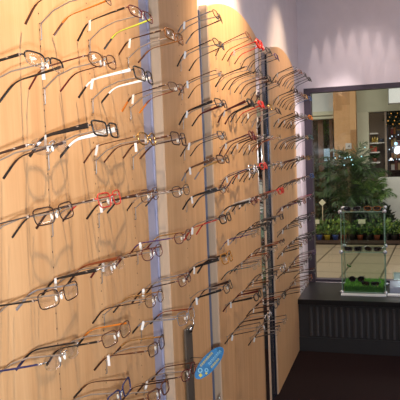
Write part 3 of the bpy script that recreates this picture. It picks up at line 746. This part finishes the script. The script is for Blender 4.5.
t = thing('camera_box', 'small black box with lens beside the golden bottles', 'box', (.43, YF + .10, 1.47)); bevel(boxobj('box_body', (-.028, 0, .0), (.055, .06, .06), mat('black_plastic', (34, 32, 36), .4), t), .005)
b = MB(); b.lathe([(.018, 0), (.018, .01), (.0, .01)], (0, 0, 0), 14); o = b.build('front_lens', mat('blue_lens', (60, 70, 90), .2), t, (.012, 0, .03)); o.rotation_euler = (R(90), 0, 0)
o = boxobj('wall_bracket', (.405, YF + .1, 1.455), (.50, YF + .42, 1.4698), SHELF); tag(o, 'short shelf bracket under the small black box', 'shelf')
for i, xx in enumerate((.30, .352)):
    t = thing('red_box', '%s red box on the third white niche shelf' % ('left', 'right')[i], 'box', (xx, YF + .12, shz[2] + .0002), group='red boxes on the niche shelf')
    boxobj('box_body', (-.022, 0, 0), (.024, .10, .07), mat('red_carton', (186, 66, 44), .5), t, .002); boxobj('box_lid', (-.024, -.002, .0702), (.026, .102, .088), mat('red_lid', (204, 84, 58), .5), t, .002)
t = thing('potted_fern', 'round bushy green plant in a brown pot on the lowest niche shelf', 'potted plant', (.342, YF + .14, shz[3] + .0002))
b = MB(); b.lathe([(.030, 0), (.042, .06), (.036, .06), (0, .055)], (0, 0, 0), 14); b.build('pot', mat('brown_small_pot', (112, 66, 44), .6), t)
b = MB(); leaves(b, (0, 0, .095), (.066, .06, .045), 260, .035, random.Random(55), .3); b.build('foliage', [G4, G1], t)
# lit shop at the right
struct(boxobj('wall_mall_shop_back', (.53, YF + 1.5, 0), (4, YF + 1.55, 3.3), mat('dark_shop', (58, 40, 32), .8, noise=.5, nscale=6)))
rg = random.Random(77)
t = thing('shop_shelving', 'dark brown shelving with goods in the lit shop at right', 'shelving', (.56, YF + .9, 0))
for z in (1.0, 1.2, 1.4, 1.6, 1.8): boxobj('shelf', (0, 0, z - .015), (1.6, .3, z), BEN, t)
boxobj('side_board', (-.02, 0, 0), (-.001, .3, 1.95), BEN, t)
cols = [(190, 120, 50), (220, 210, 200), (120, 60, 40), (90, 90, 100), (200, 170, 120), (150, 60, 70), (210, 160, 60)]
cn = ['tan', 'white', 'brown', 'grey', 'cream', 'rose', 'golden']
idx = 0
for zi, z in enumerate((1.0, 1.2, 1.4, 1.6)):
    x_ = .58; q = 0
    while x_ < .92:
        w2 = rg.uniform(.035, .06); h2 = rg.uniform(.06, .14); ci = rg.randrange(7)
        t = thing('gift_box', '%s gift box, %s along the %s shop shelf' % (cn[ci], names[q], ('lowest', 'second lowest', 'third', 'upper')[zi]), 'box', (x_, YF + .93, z + .0002), group='gift boxes in the lit shop')
        boxobj('box_body', (0, 0, 0), (w2, .1, h2), mat('gift_' + cn[ci], cols[ci], .5), t); boxobj('box_lid', (-.001, -.001, h2 + .0002), (w2 + .001, .101, h2 + .012), mat('gift_lid_' + cn[(ci + 3) % 7], cols[(ci + 3) % 7], .5), t)
        x_ += w2 + .008; q += 1
# garland
b = MB(); leaves(b, (.66, YF + .15, 1.83), (.16, .10, .12), 520, .06, rg, 0); tag(b.build('garland', [G3, G4]), 'dark evergreen garland hanging at the top of the lit shop', 'garland')
def light_string(label, pts, r, rgb, s_, nm='fairy_light'):
    t = thing('light_string', label, 'string lights', pts[0])
    o0 = Vector(pts[0]); b = MB(); b.tube([Vector(p) - o0 for p in pts], .0015, 4); b.build('cable', mat('dark_cable', (30, 34, 30), .6), t)
    for p in pts:
        b = MB(); b.ball((0, 0, 0), r * rg.uniform(.7, 1.3), 0, 8, 6)
        b.build('bulb', mat('bulb_%d_%d_%d' % rgb, rgb, .4, emit=rgb, estr=s_), t, Vector(p) - o0)
light_string('amber fairy light string winding through the dark garland', [(.53 + .26 * i / 11, YF + .03 + .01 * (i % 3), 1.74 + .055 * ((i * 5) % 4)) for i in range(12)], .007, (255, 178, 80), 1.0)
for k_, z in enumerate((1.16, 1.36, 1.56)):
    light_string('white light string along the %s shelf edge of the lit shop' % ('lowest', 'middle', 'upper')[k_], [(.56 + .05 * i + rg.uniform(-.01, .01), YF + .885, z + rg.uniform(-.035, .03)) for i in range(9)], .009, (214, 232, 255), 1.2)
def globe(label, x, y, z, r, rgb, s_):
    t = thing('globe_lamp', label, 'lamp', (x, y, z)); b = MB(); b.ball((0, 0, 0), r, 0, 14, 10); b.build('globe', mat('globe_%d' % int(r * 1000), rgb, .4, emit=rgb, estr=s_), t)
    b = MB(); b.lathe([(r * .4, r * .85), (r * .4, r * 1.15), (.004, r * 1.3), (.002, 3.2999 - z)], (0, 0, 0), 10); b.build('pendant_cord', mat('dark_cable', (30, 34, 30), .6), t)
globe('largest bright white globe lamp in the lit shop', .68, YF + .6, 1.315, .045, (226, 242, 255), 4)
globe('smaller bluish globe lamp hanging behind and above the largest one in the lit shop', .665, YF + .72, 1.44, .028, (170, 216, 240), 2)
globe('smallest warm white globe lamp, left of and below the largest one', .585, YF + .6, 1.19, .02, (255, 246, 236), 2.5)
light_string('cold white fairy light string hung over the palm fronds', [(-.20, 9.56, 1.26), (-.135, 9.54, 1.28), (-.055, 9.52, 1.255), (-.02, 9.52, 1.265), (.02, 9.5, 1.268), (.04, 9.5, 1.225), (-.07, 9.52, 1.15), (.055, 9.5, 1.155), (.18, 9.54, 1.27), (.23, 9.56, 1.40)], .0085, (176, 228, 240), 1.1)
t = thing('hanging_sign', 'white box sign hanging under the facade at upper right', 'sign', (.575, YF - .62, 2.02))
bevel(boxobj('sign_box', (0, 0, 0), (.62, .3, .62), mat('sign_white', (222, 226, 226), .5), t), .006); boxobj('sign_edge', (-.006, -.002, -.006), (.0, .302, .626), mat('sign_trim', (90, 94, 92), .5), t)
boxobj('sign_bracket', (.2, .13, .62), (.4, .17, .66 + .0), mat('sign_trim', (90, 94, 92), .5), t)
boxobj('sign_rod', (.29, .14, .66), (.31, .16, 1.279), mat('sign_trim', (90, 94, 92), .5), t)

# ------------------------------------------------------------------ lamps
def aim(o, p): o.rotation_euler = (Vector(p) - o.location).to_track_quat('-Z', 'Y').to_euler()
def spot(loc, tgt, power, col, ang=75, blend=.5, r=.03):
    l = bpy.data.lights.new('spot_light', 'SPOT'); l.energy = power; l.color = col; l.spot_size = R(ang); l.spot_blend = blend; l.shadow_soft_size = r
    o = bpy.data.objects.new('spot_light', l); COL.objects.link(o); o.location = loc; aim(o, tgt); return o
def area(loc, tgt, power, sx, sy, col):
    l = bpy.data.lights.new('area_light', 'AREA'); l.energy = power; l.shape = 'RECTANGLE'; l.size = sx; l.size_y = sy; l.color = col
    o = bpy.data.objects.new('area_light', l); COL.objects.link(o); o.location = loc; aim(o, tgt); return o
WARM = (1.0, .75, .47)
for y, pw, zt_, an in ((1.12, 150, 2.0, 72), (2.55, 165, 2.0, 72), (4.05, 52, 1.6, 72)):
    spot((.50, y, 2.66), (0, y + .02, zt_), pw, WARM, an, 1.0, .006)
for i in range(7):      # narrow spots added to draw the scalloped light on the end wall
    zl = 2.70 - .009 * (i - 3) ** 2
    spot((.09 + i * .094, 4.853, zl), (.09 + i * .094, 4.855, 1.0), 20, (1.0, .82, .72), 13.6, .35, .003)
spot((.55, 4.25, 2.70), (.42, 4.9, 1.75), 13, (1.0, .84, .78), 56, 1.0, .03)  # added wash, brightens the end wall below the scallops
spot((.70, 4.55, 2.70), (-.03, 4.76, 1.15), 130, (1.0, .88, .84), 34, .6, .02)  # extra spot added to brighten the pale wall beside the window
area((1.8, 3.3, 2.72), (1.5, 3.5, 0), 48, 1.0, 1.8, (.96, .93, 1.0))  # cool fill added to lift the room walls, no fitting behind it
# camera flash, a little below the lens
CAM = Vector((.67714, 0, 1.41713))
fl = bpy.data.lights.new('camera_flash', 'AREA'); fl.energy = 23; fl.size = .03; fl.color = (.86, .93, 1.0)
fo = bpy.data.objects.new('camera_flash', fl); COL.objects.link(fo)
# mall lamps
for (x_, y_) in ((-1.5, 7.6), (1.6, 7.6)):
    area((x_, y_, 3.25), (x_, y_, 0), 88, 2.2, 1.6, (1.0, .95, .86))
area((1.2, YF + .7, 3.2), (1.2, YF + .7, 0), 16, 1.5, .5, (1.0, .8, .6))
area((-.6, YF + .8, 3.2), (-.6, YF + .8, 0), 8, 1.0, .5, (1.0, .9, .7))

w = bpy.data.worlds.new('world'); S.world = w; w.use_nodes = True
w.node_tree.nodes['Background'].inputs[0].default_value = (.5, .5, .55, 1); w.node_tree.nodes['Background'].inputs[1].default_value = .05

# ------------------------------------------------------------------ camera
yaw, pitch, roll = -.30548, -.07463, -.04045
f = Vector((math.sin(yaw) * math.cos(pitch), math.cos(yaw) * math.cos(pitch), math.sin(pitch)))
r = Vector((math.cos(yaw), -math.sin(yaw), 0)); u = r.cross(f)
r2 = r * math.cos(roll) + u * math.sin(roll); u2 = -r * math.sin(roll) + u * math.cos(roll)
cd = bpy.data.cameras.new('camera'); cam = bpy.data.objects.new('camera', cd); COL.objects.link(cam)
cd.sensor_width = 36; cd.lens = 36 * 628.9 / 400; cd.clip_start = .02
cam.matrix_world = Matrix(((r2.x, u2.x, -f.x, CAM.x), (r2.y, u2.y, -f.y, CAM.y), (r2.z, u2.z, -f.z, CAM.z), (0, 0, 0, 1)))
S.camera = cam
fo.location = CAM - u2 * .06 + r2 * .01; aim(fo, CAM + f * 3)

S.view_settings.view_transform = 'Standard'; S.view_settings.look = 'None'
S.view_settings.gamma = 1; S.view_settings.use_curve_mapping = False; S.view_settings.exposure = 0.0
